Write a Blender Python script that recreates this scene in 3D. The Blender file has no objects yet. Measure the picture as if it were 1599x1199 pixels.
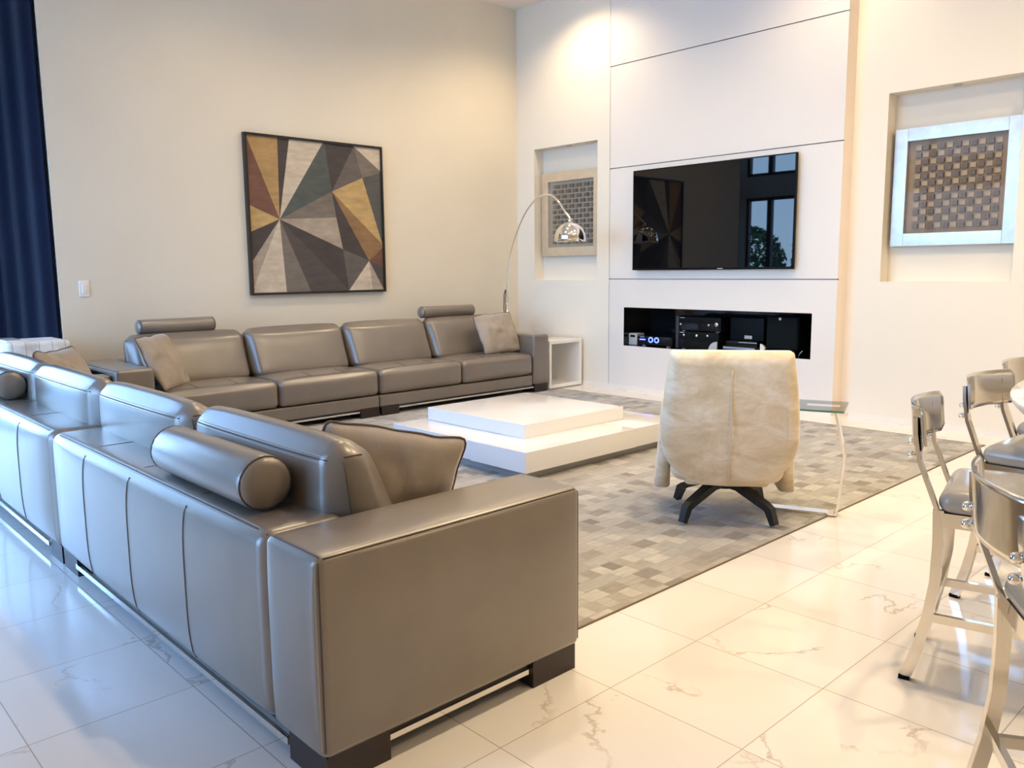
import bpy, bmesh, math, random
from mathutils import Vector, Matrix, Euler, noise
random.seed(7)
scene = bpy.context.scene
COL = scene.collection
PI = math.pi

# ------------------------------------------------------------------ camera
F_PX, YAW, PIT, ROLL = 1284.45206, 0.755959711, 0.137863756, -0.00974269567
H = 1.28
fw = Vector((math.sin(YAW) * math.cos(PIT), math.cos(YAW) * math.cos(PIT), -math.sin(PIT)))
rt = Vector((math.cos(YAW), -math.sin(YAW), 0)); up = rt.cross(fw)
r2 = math.cos(ROLL) * rt + math.sin(ROLL) * up
u2 = -math.sin(ROLL) * rt + math.cos(ROLL) * up
cam_data = bpy.data.cameras.new('camera')
cam_data.sensor_width = 36; cam_data.lens = F_PX * 36 / 1599
cam_data.clip_start = 0.02
cam = bpy.data.objects.new('camera', cam_data)
M = Matrix((r2, u2, -fw)).transposed().to_4x4(); M.translation = Vector((0, 0, H))
cam.matrix_world = M
COL.objects.link(cam); scene.camera = cam

# ------------------------------------------------------------------ view, world, daylight
scene.view_settings.view_transform = 'Standard'
scene.view_settings.look = 'None'
scene.view_settings.gamma = 1
scene.view_settings.use_curve_mapping = False
scene.view_settings.exposure = 0.2
scene.cycles.use_denoising = True
scene.cycles.max_bounces = 8
scene.cycles.diffuse_bounces = 5
scene.cycles.glossy_bounces = 4
scene.cycles.transparent_max_bounces = 12
scene.cycles.sample_clamp_indirect = 6
scene.cycles.caustics_reflective = False
scene.cycles.caustics_refractive = False

SKY_STRENGTH = 10.8
WARM = (1.0, 0.775, 0.50)
DOWN_W = 155

world = bpy.data.worlds.new('sky'); scene.world = world; world.use_nodes = True
wn = world.node_tree.nodes; wl = world.node_tree.links
wn.clear()
wo = wn.new('ShaderNodeOutputWorld'); wb = wn.new('ShaderNodeBackground')
tc = wn.new('ShaderNodeTexCoord'); sx = wn.new('ShaderNodeSeparateXYZ'); ramp = wn.new('ShaderNodeValToRGB')
wl.new(tc.outputs['Generated'], sx.inputs[0]); wl.new(sx.outputs['Z'], ramp.inputs[0])
ramp.color_ramp.elements[0].position = 0.0; ramp.color_ramp.elements[0].color = (0.45, 0.69, 1.0, 1)
ramp.color_ramp.elements[1].position = 0.7; ramp.color_ramp.elements[1].color = (0.14, 0.37, 0.95, 1)
wl.new(ramp.outputs[0], wb.inputs[0]); wb.inputs[1].default_value = SKY_STRENGTH
wl.new(wb.outputs[0], wo.inputs[0])

WX = -1.1                      # the glazed wall on the left
def portal(name, y0, y1, z0, z1):
    l = bpy.data.lights.new(name, 'AREA'); l.shape = 'RECTANGLE'
    l.size = z1 - z0; l.size_y = y1 - y0
    l.cycles.is_portal = True
    o = bpy.data.objects.new(name, l); COL.objects.link(o)
    o.location = (WX - 0.12, (y0 + y1) / 2, (z0 + z1) / 2); o.rotation_euler = (0, -PI / 2, 0)
portal('daylight_portal', 2.3, 8.8, 0.0, 3.95)
lp = bpy.data.lights.new('daylight_portal', 'AREA'); lp.shape = 'RECTANGLE'; lp.size = 2.3; lp.size_y = 3.95; lp.cycles.is_portal = True
po = bpy.data.objects.new('daylight_portal', lp); COL.objects.link(po); po.location = (0.1, 9.68, 1.975); po.rotation_euler = (-PI / 2, 0, 0)

# ------------------------------------------------------------------ materials
def mat(name, color, rough=0.5, metal=0.0, spec=0.5, **kw):
    m = bpy.data.materials.new(name); m.use_nodes = True
    b = m.node_tree.nodes['Principled BSDF']
    b.inputs['Base Color'].default_value = (*color, 1)
    b.inputs['Roughness'].default_value = rough
    b.inputs['Metallic'].default_value = metal
    b.inputs['Specular IOR Level'].default_value = spec
    for k, v in kw.items():
        b.inputs[k.replace('_', ' ')].default_value = v
    return m
def N(m, t, **kw):
    n = m.node_tree.nodes.new(t)
    for k, v in kw.items(): setattr(n, k, v)
    return n
def L(m, a, b): m.node_tree.links.new(a, b)
def bsdf(m): return m.node_tree.nodes['Principled BSDF']
def math_node(m, op, a, b=None, c=None):
    n = N(m, 'ShaderNodeMath', operation=op)
    for i, v in enumerate((a, b, c)):
        if v is None: continue
        if isinstance(v, (int, float)): n.inputs[i].default_value = v
        else: L(m, v, n.inputs[i])
    return n.outputs[0]
def objco(m): return N(m, 'ShaderNodeTexCoord').outputs['Object']
def noise_tex(m, co, scale, detail=3, rough=0.5, dist=0.0):
    n = N(m, 'ShaderNodeTexNoise'); n.inputs['Scale'].default_value = scale
    n.inputs['Detail'].default_value = detail; n.inputs['Roughness'].default_value = rough
    n.inputs['Distortion'].default_value = dist
    if co is not None: L(m, co, n.inputs['Vector'])
    return n.outputs['Fac']
def color_ramp(m, fac, stops, interp='LINEAR'):
    n = N(m, 'ShaderNodeValToRGB'); cr = n.color_ramp; cr.interpolation = interp
    while len(cr.elements) < len(stops): cr.elements.new(0.5)
    for e, (p, c) in zip(cr.elements, stops): e.position = p; e.color = (*c, 1)
    L(m, fac, n.inputs[0]); return n.outputs[0]
def bump(m, h, strength, dist=0.01):
    n = N(m, 'ShaderNodeBump'); n.inputs['Strength'].default_value = strength; n.inputs['Distance'].default_value = dist
    L(m, h, n.inputs['Height']); L(m, n.outputs[0], bsdf(m).inputs['Normal'])
def mottled(name, c1, c2, scale, rough, bump_s=0.0, bscale=None, detail=4, **kw):
    m = mat(name, c1, rough, **kw); co = objco(m)
    f = noise_tex(m, co, scale, detail)
    L(m, color_ramp(m, f, [(0.35, c1), (0.65, c2)]), bsdf(m).inputs['Base Color'])
    if bump_s: bump(m, noise_tex(m, co, bscale or scale * 4, 3), bump_s, 0.004)
    return m

m_wall = mottled('cream_wall_paint', (0.76, 0.695, 0.57), (0.78, 0.715, 0.59), 2.0, 0.75, 0.25, 60)
m_wall_r = mottled('pale_wall_paint', (0.83, 0.77, 0.665), (0.84, 0.78, 0.675), 2.0, 0.7, 0.08, 60)
m_panel = mottled('panel_lacquer', (0.79, 0.745, 0.70), (0.80, 0.755, 0.71), 1.0, 0.45)
m_ceil = mat('ceiling_paint', (0.86, 0.82, 0.74), 0.8)
m_base = mat('baseboard_paint', (0.84, 0.80, 0.74), 0.4)
m_leather = mottled('taupe_leather', (0.160, 0.131, 0.104), (0.180, 0.148, 0.118), 6.0, 0.44, 0.10, 220, Coat_Weight=1.0, Coat_Roughness=0.28, Coat_IOR=1.6)
m_seam = mat('leather_seam', (0.075, 0.055, 0.042), 0.6)
m_stitch = mat('pale_stitch', (0.42, 0.35, 0.27), 0.6)
m_wenge = mat('dark_wenge', (0.022, 0.012, 0.011), 0.35)
m_chrome = mat('polished_chrome', (0.86, 0.85, 0.83), 0.07, 1.0)
m_steel = mat('brushed_nickel', (0.72, 0.69, 0.64), 0.13, 1.0)
m_white = mat('white_lacquer', (0.86, 0.85, 0.83), 0.08, 0.0, 0.5)
m_plinth = mat('grey_plinth', (0.40, 0.40, 0.40), 0.4)
m_black = mat('black_plastic', (0.004, 0.005, 0.006), 0.5, 0, 0.12)
m_tray = mat('black_felt', (0.008, 0.008, 0.010), 1.0, 0, 0.0)
m_blackg = mat('black_gloss', (0.006, 0.007, 0.009), 0.06)
m_screen = mat('tv_glass', (0.001, 0.001, 0.0015), 0.015, 0.0, 0.5)
m_blackwood = mat('black_satin_wood', (0.010, 0.010, 0.011), 0.4)
m_frame_dark = mat('dark_frame', (0.012, 0.010, 0.010), 0.35)
m_lightgrey = mat('light_grey_plastic', (0.5, 0.5, 0.48), 0.4)
m_bluesilver = mat('silver_fascia', (0.45, 0.55, 0.65), 0.25, 0.6)
m_pillow = mottled('taupe_velvet', (0.34, 0.29, 0.24), (0.40, 0.345, 0.29), 9, 0.9, 0.15, 90, **{'Sheen_Weight': 0.5, 'Sheen_Roughness': 0.4})
m_piping = mat('pillow_piping', (0.12, 0.088, 0.066), 0.8)
m_curtain = mottled('navy_velvet', (0.004, 0.005, 0.014), (0.005, 0.007, 0.019), 4, 0.95, 0.1, 80, spec=0.08, **{'Sheen_Weight': 0.04})
m_switch = mat('switch_plastic', (0.86, 0.84, 0.80), 0.3)
m_glassgreen = mat('glass_edge', (0.10, 0.30, 0.22), 0.05)

def m_emit(name, c, s):
    m = bpy.data.materials.new(name); m.use_nodes = True
    b = bsdf(m); b.inputs['Base Color'].default_value = (*c, 1)
    b.inputs['Emission Color'].default_value = (*c, 1); b.inputs['Emission Strength'].default_value = s
    return m
m_blue_led = m_emit('blue_display', (0.06, 0.10, 1.0), 6)
m_white_led = m_emit('white_display', (0.75, 0.85, 1.0), 1.2)
m_lens = m_emit('lamp_lens', (1.0, 0.72, 0.42), 12)

# velvet with nap marks for the armchair
m_cream = mat('cream_velvet', (0.6, 0.5, 0.36), 0.8, 0, 0.4, Sheen_Weight=0.7, Sheen_Roughness=0.35)
co = objco(m_cream)
mp = N(m_cream, 'ShaderNodeMapping'); mp.inputs['Scale'].default_value = (1, 1, 2.2); L(m_cream, co, mp.inputs[0])
f1 = noise_tex(m_cream, mp.outputs[0], 4.5, 8, 0.68, 0.5)
L(m_cream, color_ramp(m_cream, f1, [(0.36, (0.60, 0.485, 0.31)), (0.5, (0.72, 0.605, 0.43)), (0.64, (0.83, 0.75, 0.62))]), bsdf(m_cream).inputs['Base Color'])
m_cream_seam = mat('cream_seam', (0.66, 0.56, 0.42), 0.8)

# whitewashed planks
m_plank = mat('whitewashed_planks', (0.7, 0.68, 0.64), 0.6)
co = objco(m_plank); sp = N(m_plank, 'ShaderNodeSeparateXYZ'); L(m_plank, co, sp.inputs[0])
fr = math_node(m_plank, 'FRACT', math_node(m_plank, 'MULTIPLY', sp.outputs[0], 1 / 0.085))
ln = math_node(m_plank, 'LESS_THAN', fr, 0.045)
st = noise_tex(m_plank, co, 9, 5)
mx = N(m_plank, 'ShaderNodeMixRGB'); L(m_plank, ln, mx.inputs[0])
L(m_plank, color_ramp(m_plank, st, [(0.35, (0.60, 0.56, 0.50)), (0.55, (0.80, 0.78, 0.74))]), mx.inputs[1])
mx.inputs[2].default_value = (0.33, 0.29, 0.25, 1)
L(m_plank, mx.outputs[0], bsdf(m_plank).inputs['Base Color'])

# marble-look floor tile
m_floor = mat('marble_tile', (0.8, 0.75, 0.68), 0.12, 0, 0.5)
co = objco(m_floor); sp = N(m_floor, 'ShaderNodeSeparateXYZ'); L(m_floor, co, sp.inputs[0])
def cell(axis, off, size):
    q = math_node(m_floor, 'DIVIDE', math_node(m_floor, 'SUBTRACT', sp.outputs[axis], off), size)
    fr = math_node(m_floor, 'FRACT', q); idx = math_node(m_floor, 'FLOOR', q)
    d = math_node(m_floor, 'MINIMUM', fr, math_node(m_floor, 'SUBTRACT', 1.0, fr))
    return math_node(m_floor, 'MULTIPLY', d, size), idx
dx, ix = cell(0, 1.389 - 0.4605 * 20, 0.4605)
dy, iy = cell(1, 1.533 - 0.4575 * 20, 0.4575)
grout = math_node(m_floor, 'LESS_THAN', math_node(m_floor, 'MINIMUM', dx, dy), 0.0016)
cb = N(m_floor, 'ShaderNodeCombineXYZ'); L(m_floor, math_node(m_floor, 'MULTIPLY', ix, 7.31), cb.inputs[0])
L(m_floor, math_node(m_floor, 'MULTIPLY', iy, 5.77), cb.inputs[1])
L(m_floor, math_node(m_floor, 'ADD', math_node(m_floor, 'MULTIPLY', ix, 1.37), math_node(m_floor, 'MULTIPLY', iy, 2.11)), cb.inputs[2])
va = N(m_floor, 'ShaderNodeVectorMath', operation='ADD'); L(m_floor, co, va.inputs[0]); L(m_floor, cb.outputs[0], va.inputs[1])
vn = noise_tex(m_floor, va.outputs[0], 1.15, 7, 0.58, 0.3)
vd = math_node(m_floor, 'ABSOLUTE', math_node(m_floor, 'SUBTRACT', vn, 0.5))
vein = math_node(m_floor, 'SUBTRACT', 1.0, math_node(m_floor, 'SMOOTH_MIN', math_node(m_floor, 'DIVIDE', vd, 0.009), 1.0, 0.2))
vmask = color_ramp(m_floor, noise_tex(m_floor, va.outputs[0], 2.6, 2), [(0.50, (0, 0, 0)), (0.62, (1, 1, 1))])
vein = math_node(m_floor, 'MAXIMUM', math_node(m_floor, 'MULTIPLY', math_node(m_floor, 'MULTIPLY', vein, vmask), 0.62), 0.0)
cloud = color_ramp(m_floor, noise_tex(m_floor, va.outputs[0], 1.3, 3), [(0.3, (0.79, 0.745, 0.69)), (0.7, (0.86, 0.82, 0.77))])
m1 = N(m_floor, 'ShaderNodeMixRGB'); L(m_floor, vein, m1.inputs[0]); L(m_floor, cloud, m1.inputs[1]); m1.inputs[2].default_value = (0.42, 0.31, 0.22, 1)
m2 = N(m_floor, 'ShaderNodeMixRGB'); L(m_floor, grout, m2.inputs[0]); L(m_floor, m1.outputs[0], m2.inputs[1]); m2.inputs[2].default_value = (0.42, 0.35, 0.27, 1)
L(m_floor, m2.outputs[0], bsdf(m_floor).inputs['Base Color'])
L(m_floor, math_node(m_floor, 'ADD', math_node(m_floor, 'MULTIPLY', grout, 0.5), 0.11), bsdf(m_floor).inputs['Roughness'])

# patchwork hide rug
m_rug = mat('patchwork_hide', (0.4, 0.36, 0.3), 0.75, 0, 0.3, Sheen_Weight=0.3)
co = objco(m_rug)
br = N(m_rug, 'ShaderNodeTexBrick'); L(m_rug, co, br.inputs['Vector'])
br.offset = 0.5; br.squash = 0.6; br.squash_frequency = 3
br.inputs['Scale'].default_value = 1; br.inputs['Mortar Size'].default_value = 0.0012
br.inputs['Brick Width'].default_value = 0.115; br.inputs['Row Height'].default_value = 0.08
br.inputs['Color1'].default_value = (0, 0, 0, 1); br.inputs['Color2'].default_value = (1, 1, 1, 1); br.inputs['Mortar'].default_value = (0.2, 0.2, 0.2, 1)
hue = color_ramp(m_rug, br.outputs['Color'], [(0.0, (0.225, 0.195, 0.155)), (0.25, (0.35, 0.315, 0.26)), (0.5, (0.44, 0.405, 0.34)), (0.75, (0.41, 0.395, 0.355)), (1.0, (0.55, 0.52, 0.45))])
mp = N(m_rug, 'ShaderNodeMapping'); mp.inputs['Scale'].default_value = (3, 12, 1); L(m_rug, co, mp.inputs[0])
hair = noise_tex(m_rug, mp.outputs[0], 4, 5, 0.6)
mm = N(m_rug, 'ShaderNodeMixRGB', blend_type='MULTIPLY'); mm.inputs[0].default_value = 0.7
L(m_rug, hue, mm.inputs[1]); L(m_rug, color_ramp(m_rug, hair, [(0.3, (0.72, 0.72, 0.70)), (0.7, (1.1, 1.08, 1.05))]), mm.inputs[2])
L(m_rug, mm.outputs[0], bsdf(m_rug).inputs['Base Color'])
m_rug_edge = mat('rug_binding', (0.16, 0.12, 0.08), 0.9)

# silver leaf frame
m_silver = mottled('silver_leaf', (0.56, 0.56, 0.55), (0.64, 0.64, 0.63), 14, 0.42, metal=0.85)
m_champ = mottled('champagne_leaf', (0.66, 0.58, 0.46), (0.72, 0.64, 0.52), 14, 0.35, metal=0.6)
m_mat_tan = mottled('tan_mat', (0.30, 0.21, 0.13), (0.34, 0.24, 0.15), 20, 0.8)
m_sq_tan = mat('tan_square', (0.36, 0.285, 0.20), 0.7)
m_sq_dark = mat('dark_square', (0.13, 0.10, 0.085), 0.6)
m_sq_grey = mat('grey_square', (0.20, 0.185, 0.16), 0.6)
m_mat_grey = mat('grey_mat', (0.40, 0.36, 0.28), 0.8)

def pane_mat(name, refl, tint=(1, 1, 1)):
    m = bpy.data.materials.new(name); m.use_nodes = True
    nt = m.node_tree; nt.nodes.clear()
    o = nt.nodes.new('ShaderNodeOutputMaterial'); mix = nt.nodes.new('ShaderNodeMixShader')
    t = nt.nodes.new('ShaderNodeBsdfTransparent'); t.inputs[0].default_value = (*tint, 1)
    g = nt.nodes.new('ShaderNodeBsdfGlossy'); g.inputs['Roughness'].default_value = 0.01
    fz = nt.nodes.new('ShaderNodeFresnel'); fz.inputs[0].default_value = 1.45
    mlt = nt.nodes.new('ShaderNodeMath'); mlt.operation = 'MULTIPLY'; mlt.inputs[1].default_value = refl
    nt.links.new(fz.outputs[0], mlt.inputs[0]); nt.links.new(mlt.outputs[0], mix.inputs[0])
    nt.links.new(t.outputs[0], mix.inputs[1]); nt.links.new(g.outputs[0], mix.inputs[2]); nt.links.new(mix.outputs[0], o.inputs[0])
    return m
m_pane = pane_mat('window_glass', 1.0, (0.95, 0.97, 0.97))
m_artglass = pane_mat('picture_glass', 0.12)
m_table_glass = pane_mat('table_glass', 1.5, (0.86, 0.95, 0.91))

# ------------------------------------------------------------------ mesh helpers
class MB:
    def __init__(self, org=(0, 0, 0), xf=None):
        self.bm = bmesh.new(); self.org = Vector(org); self.xf = xf
    def v(self, p):
        p = Vector(p)
        if self.xf: p = self.xf @ p
        return self.bm.verts.new(p - self.org)
    def f(self, vs, mi=0, smooth=False):
        try:
            fc = self.bm.faces.new(vs)
        except ValueError:
            return None
        fc.material_index = mi; fc.smooth = smooth
        return fc
    def quad(self, a, b, c, d, mi=0): return self.f([self.v(a), self.v(b), self.v(c), self.v(d)], mi)
    def box(self, lo, hi, mi=0, bev=0.0, seg=2):
        if bev > 0: return self.soft(lo, hi, bev, 1, mi=mi)
        x0, y0, z0 = lo; x1, y1, z1 = hi
        p = [self.v(q) for q in ((x0, y0, z0), (x1, y0, z0), (x1, y1, z0), (x0, y1, z0), (x0, y0, z1), (x1, y0, z1), (x1, y1, z1), (x0, y1, z1))]
        for q in ((3, 2, 1, 0), (4, 5, 6, 7), (0, 1, 5, 4), (1, 2, 6, 5), (2, 3, 7, 6), (3, 0, 4, 7)):
            self.f([p[i] for i in q], mi)
    def soft(self, lo, hi, r, n=6, bulge=(0, 0, 0, 0, 0, 0), mi=0, warp=None):
        """rounded, puffed box; bulge = amounts at -x +x -y +y -z +z; returns the surface map"""
        lo = Vector(lo); hi = Vector(hi); r = min(r, *(0.499 * (hi[k] - lo[k]) for k in range(3)))
        def ax(k):
            a = [lo[k], lo[k] + r * .42, lo[k] + r * .75, lo[k] + r]; b = [hi[k] - r, hi[k] - r * .75, hi[k] - r * .42, hi[k]]
            m = [a[-1] + (b[0] - a[-1]) * i / n for i in range(1, n)] if n > 1 else []
            return a + m + b
        A = [ax(k) for k in range(3)]
        def mp(p):
            q = Vector((min(max(p[k], lo[k] + r), hi[k] - r) for k in range(3)))
            d = Vector(p) - q
            if d.length > 1e-9: d = d.normalized() * r
            o = q + d
            t = [2 * (p[k] - lo[k]) / (hi[k] - lo[k]) - 1 for k in range(3)]
            for k in range(3):
                w = 1.0
                for j in range(3):
                    if j != k: w *= max(0.0, 1 - t[j] ** 4)
                b = bulge[2 * k] if t[k] < 0 else bulge[2 * k + 1]
                o[k] += t[k] * abs(t[k]) * b * w
            if warp: o = warp(o)
            return o
        cache = {}
        def vv(i, j, k):
            key = (i, j, k)
            if key not in cache: cache[key] = self.v(mp((A[0][i], A[1][j], A[2][k])))
            return cache[key]
        nx, ny, nz = (len(a) - 1 for a in A)
        for i in range(nx):
            for j in range(ny):
                self.f([vv(i, j, 0), vv(i, j + 1, 0), vv(i + 1, j + 1, 0), vv(i + 1, j, 0)], mi, True)
                self.f([vv(i, j, nz), vv(i + 1, j, nz), vv(i + 1, j + 1, nz), vv(i, j + 1, nz)], mi, True)
        for i in range(nx):
            for k in range(nz):
                self.f([vv(i, 0, k), vv(i + 1, 0, k), vv(i + 1, 0, k + 1), vv(i, 0, k + 1)], mi, True)
                self.f([vv(i, ny, k), vv(i, ny, k + 1), vv(i + 1, ny, k + 1), vv(i + 1, ny, k)], mi, True)
        for j in range(ny):
            for k in range(nz):
                self.f([vv(0, j, k), vv(0, j, k + 1), vv(0, j + 1, k + 1), vv(0, j + 1, k)], mi, True)
                self.f([vv(nx, j, k), vv(nx, j + 1, k), vv(nx, j + 1, k + 1), vv(nx, j, k + 1)], mi, True)
        return mp
    def tube(self, pts, r, seg=8, mi=0, closed=False, caps=True):
        pts = [Vector(p) for p in pts]; n = len(pts); rings = []
        rr = r if isinstance(r, (list, tuple)) else [r] * n
        ref = None
        for i, p in enumerate(pts):
            a = pts[(i - 1) % n] if (closed or i > 0) else p
            b = pts[(i + 1) % n] if (closed or i < n - 1) else p
            t = (b - a).normalized()
            if ref is None:
                ref = t.cross(Vector((0, 0, 1)))
                if ref.length < 0.1: ref = t.cross(Vector((1, 0, 0)))
            ref = (ref - t * ref.dot(t)).normalized(); o = t.cross(ref)
            rings.append([self.v(p + rr[i] * (math.cos(2 * PI * k / seg) * ref + math.sin(2 * PI * k / seg) * o)) for k in range(seg)])
        for i in range(n if closed else n - 1):
            a, b = rings[i], rings[(i + 1) % n]
            for k in range(seg): self.f([a[k], a[(k + 1) % seg], b[(k + 1) % seg], b[k]], mi, True)
        if caps and not closed:
            self.f(rings[0][::-1], mi); self.f(rings[-1], mi)
    def bar(self, pts, w, t, side=(1, 0, 0), mi=0):
        """flat bar swept along pts; w across `side`, t across the other way (lists allowed)"""
        pts = [Vector(p) for p in pts]; n = len(pts); side = Vector(side).normalized(); rings = []
        for i, p in enumerate(pts):
            a = pts[max(i - 1, 0)]; b = pts[min(i + 1, n - 1)]
            tg = (b - a).normalized(); s = (side - tg * side.dot(tg)).normalized(); o = tg.cross(s)
            ww = (w[i] if isinstance(w, list) else w) / 2; tt = (t[i] if isinstance(t, list) else t) / 2
            rings.append([self.v(p + s * ww * a1 + o * tt * b1) for a1, b1 in ((-1, -1), (1, -1), (1, 1), (-1, 1))])
        for i in range(n - 1):
            for k in range(4): self.f([rings[i][k], rings[i][(k + 1) % 4], rings[i + 1][(k + 1) % 4], rings[i + 1][k]], mi)
        self.f(rings[0][::-1], mi); self.f(rings[-1], mi)
    def lathe(self, prof, c=(0, 0, 0), seg=32, mi=0, smooth=True):
        c = Vector(c); rings = []
        for r, z in prof:
            if r < 1e-6: rings.append([self.v(c + Vector((0, 0, z)))])
            else: rings.append([self.v(c + Vector((r * math.cos(2 * PI * k / seg), r * math.sin(2 * PI * k / seg), z))) for k in range(seg)])
        for a, b in zip(rings, rings[1:]):
            for k in range(seg):
                k2 = (k + 1) % seg
                if len(a) == 1 and len(b) == 1: continue
                if len(a) == 1: self.f([a[0], b[k2], b[k]], mi, smooth)
                elif len(b) == 1: self.f([a[k], a[k2], b[0]], mi, smooth)
                else: self.f([a[k], a[k2], b[k2], b[k]], mi, smooth)
    def loft(self, rings, mi=0, smooth=True, cap0=True, cap1=True):
        R = [[self.v(p) for p in ring] for ring in rings]; n = len(R[0])
        for a, b in zip(R, R[1:]):
            for k in range(n): self.f([a[k], a[(k + 1) % n], b[(k + 1) % n], b[k]], mi, smooth)
        if cap0: self.f(R[0][::-1], mi, smooth)
        if cap1: self.f(R[-1], mi, smooth)
    def prism(self, poly, axis, a, b, mi=0):
        def P(q, h):
            return {0: (h, q[0], q[1]), 1: (q[0], h, q[1]), 2: (q[0], q[1], h)}[axis]
        A = [self.v(P(q, a)) for q in poly]; B = [self.v(P(q, b)) for q in poly]; n = len(poly)
        self.f(A[::-1], mi); self.f(B, mi)
        for k in range(n): self.f([A[k], A[(k + 1) % n], B[(k + 1) % n], B[k]], mi)
    def build(self, name, mats, parent=None, loc=None):
        bmesh.ops.recalc_face_normals(self.bm, faces=self.bm.faces)
        me = bpy.data.meshes.new(name); self.bm.to_mesh(me); self.bm.free()
        if not isinstance(mats, (list, tuple)): mats = [mats]
        for m in mats: me.materials.append(m)
        o = bpy.data.objects.new(name, me); COL.objects.link(o)
        if parent: o.parent = parent
        if loc is not None: o.location = loc
        return o

def tag(o, label, cat, group=None):
    o['label'] = label; o['category'] = cat
    if group: o['group'] = group
    return o
def thing(name, label, cat, loc=(0, 0, 0), rz=0.0, group=None):
    o = bpy.data.objects.new(name, None); COL.objects.link(o)
    o.empty_display_size = 0.1
    o.location = loc; o.rotation_euler = (0, 0, rz)
    return tag(o, label, cat, group)
def struct(o):
    o['kind'] = 'structure'; return o
def dup(root, loc, rz, label, group=None):
    r = root.copy(); COL.objects.link(r); r.location = loc; r.rotation_euler = (0, 0, rz); r['label'] = label
    if group: r['group'] = group
    for ch in list(root.children):
        c = ch.copy(); COL.objects.link(c); c.parent = r
        for g in list(ch.children):
            d = g.copy(); COL.objects.link(d); d.parent = c
    return r

# ------------------------------------------------------------------ the room
XW = 6.84      # wall with the television
YW = 7.13      # wall with the painting
XE = 1.87      # where the painting wall ends
YB = 9.55      # end of the alcove
YN = -4.0
ZC = 4.21

b = MB(); b.box((WX - .2, YN - .2, -0.2), (XW + 1.0, YB + .2, 0.0)); struct(b.build('floor', m_floor))
b = MB(); b.box((WX - 0.3, YN - .2, ZC), (XW + 1.0, YB + .2, ZC + .2)); struct(b.build('ceiling', m_ceil))
b = MB(); b.box((XE, YW, 0), (XW + .6, YW + .15, ZC)); b.box((XE, YW + .15, 0), (XE + .12, YB, ZC)); struct(b.build('wall_back', m_wall))
b = MB()
for x0, x1, za, zb in ((WX - .2, -1.0, 0, ZC), (1.2, XE + .12, 0, ZC), (-1.0, 1.2, 3.95, ZC), (-1.0, 1.2, 2.62, 3.02)): b.box((x0, YB, za), (x1, YB + .2, zb))
struct(b.build('wall_alcove', m_wall))
b = MB(); b.box((WX - .2, YN - .15, 0), (XW + .6, YN, ZC)); struct(b.build('wall_front', m_wall_r))

def wall_holes(b, y0, y1, z0, z1, x, holes, mi_front=0, mi_hole=0):
    ys = sorted({y0, y1, *[h[0] for h in holes], *[h[1] for h in holes]}); zs = sorted({z0, z1, *[h[2] for h in holes], *[h[3] for h in holes]})
    for a, c in zip(ys, ys[1:]):
        for e, g in zip(zs, zs[1:]):
            ym, zm = (a + c) / 2, (e + g) / 2
            if any(h[0] < ym < h[1] and h[2] < zm < h[3] for h in holes): continue
            b.quad((x, a, e), (x, c, e), (x, c, g), (x, a, g), mi_front)
    for h in holes:
        a, c, e, g, d = h[:5]; mh = h[5] if len(h) > 5 else mi_hole; X = x + d
        b.quad((X, a, e), (X, c, e), (X, c, g), (X, a, g), mh)
        b.quad((x, a, e), (X, a, e), (X, a, g), (x, a, g), mh); b.quad((x, c, e), (X, c, e), (X, c, g), (x, c, g), mh)
        b.quad((x, a, e), (X, a, e), (X, c, e), (x, c, e), mh); b.quad((x, a, g), (X, a, g), (X, c, g), (x, c, g), mh)

PY0, PY1 = 3.215, 5.724       # media panel
CH0 = 3.068                   # lit channel beside the panel
ND = 0.15
b = MB()
wall_holes(b, PY1 + .004, YW, 0, ZC, XW, [(5.898, 6.850, 1.158, 2.636, ND)])
wall_holes(b, YN, CH0, 0, ZC, XW, [(1.905, 2.860, 1.156, 2.636, ND)])
b.quad((XW + .17, CH0, 0), (XW + .17, PY0, 0), (XW + .17, PY0, ZC), (XW + .17, CH0, ZC))
b.quad((XW, CH0, 0), (XW + .17, CH0, 0), (XW + .17, CH0, ZC), (XW, CH0, ZC))
b.box((XW + .62, YN, 0), (XW + .8, YW, ZC))
struct(b.build('wall_right', m_wall_r))
b = MB()
gr = [(PY0, PY1, z - .005, z + .005, .02, 1) for z in (1.173, 2.318, 3.344)]
wall_holes(b, PY0, PY1, 0, ZC, XW, gr + [(3.431, 5.522, 0.474, 0.878, .46, 2)])
b.quad((XW, PY0, 0), (XW + .17, PY0, 0), (XW + .17, PY0, ZC), (XW, PY0, ZC))
struct(b.build('wall_media', [m_panel, mat('groove_shadow_gap', (0.55, 0.48, 0.43), 0.8), m_blackg]))
t = thing('light_strip', 'slim warm light strip inside the vertical channel right of the media panel', 'light', (XW + .08, CH0 + .006, 0))
b = MB((XW + .08, CH0 + .006, 0)); b.box((XW + .06, CH0 + .001, .06), (XW + .10, CH0 + .010, ZC - .02)); b.build('diffuser', m_emit('strip_glow', (1.0, 0.72, 0.45), 1.6), t)
# low baseboards
b = MB(); b.box((XW - .012, YN, 0), (XW, CH0, .045)); b.box((XW - .012, PY0, 0), (XW, YW, .045)); struct(b.build('baseboard_right', m_base))
b = MB(); b.box((XE, YW - .012, 0), (XW - .012, YW, .06)); struct(b.build('baseboard_back', m_base))

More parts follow.
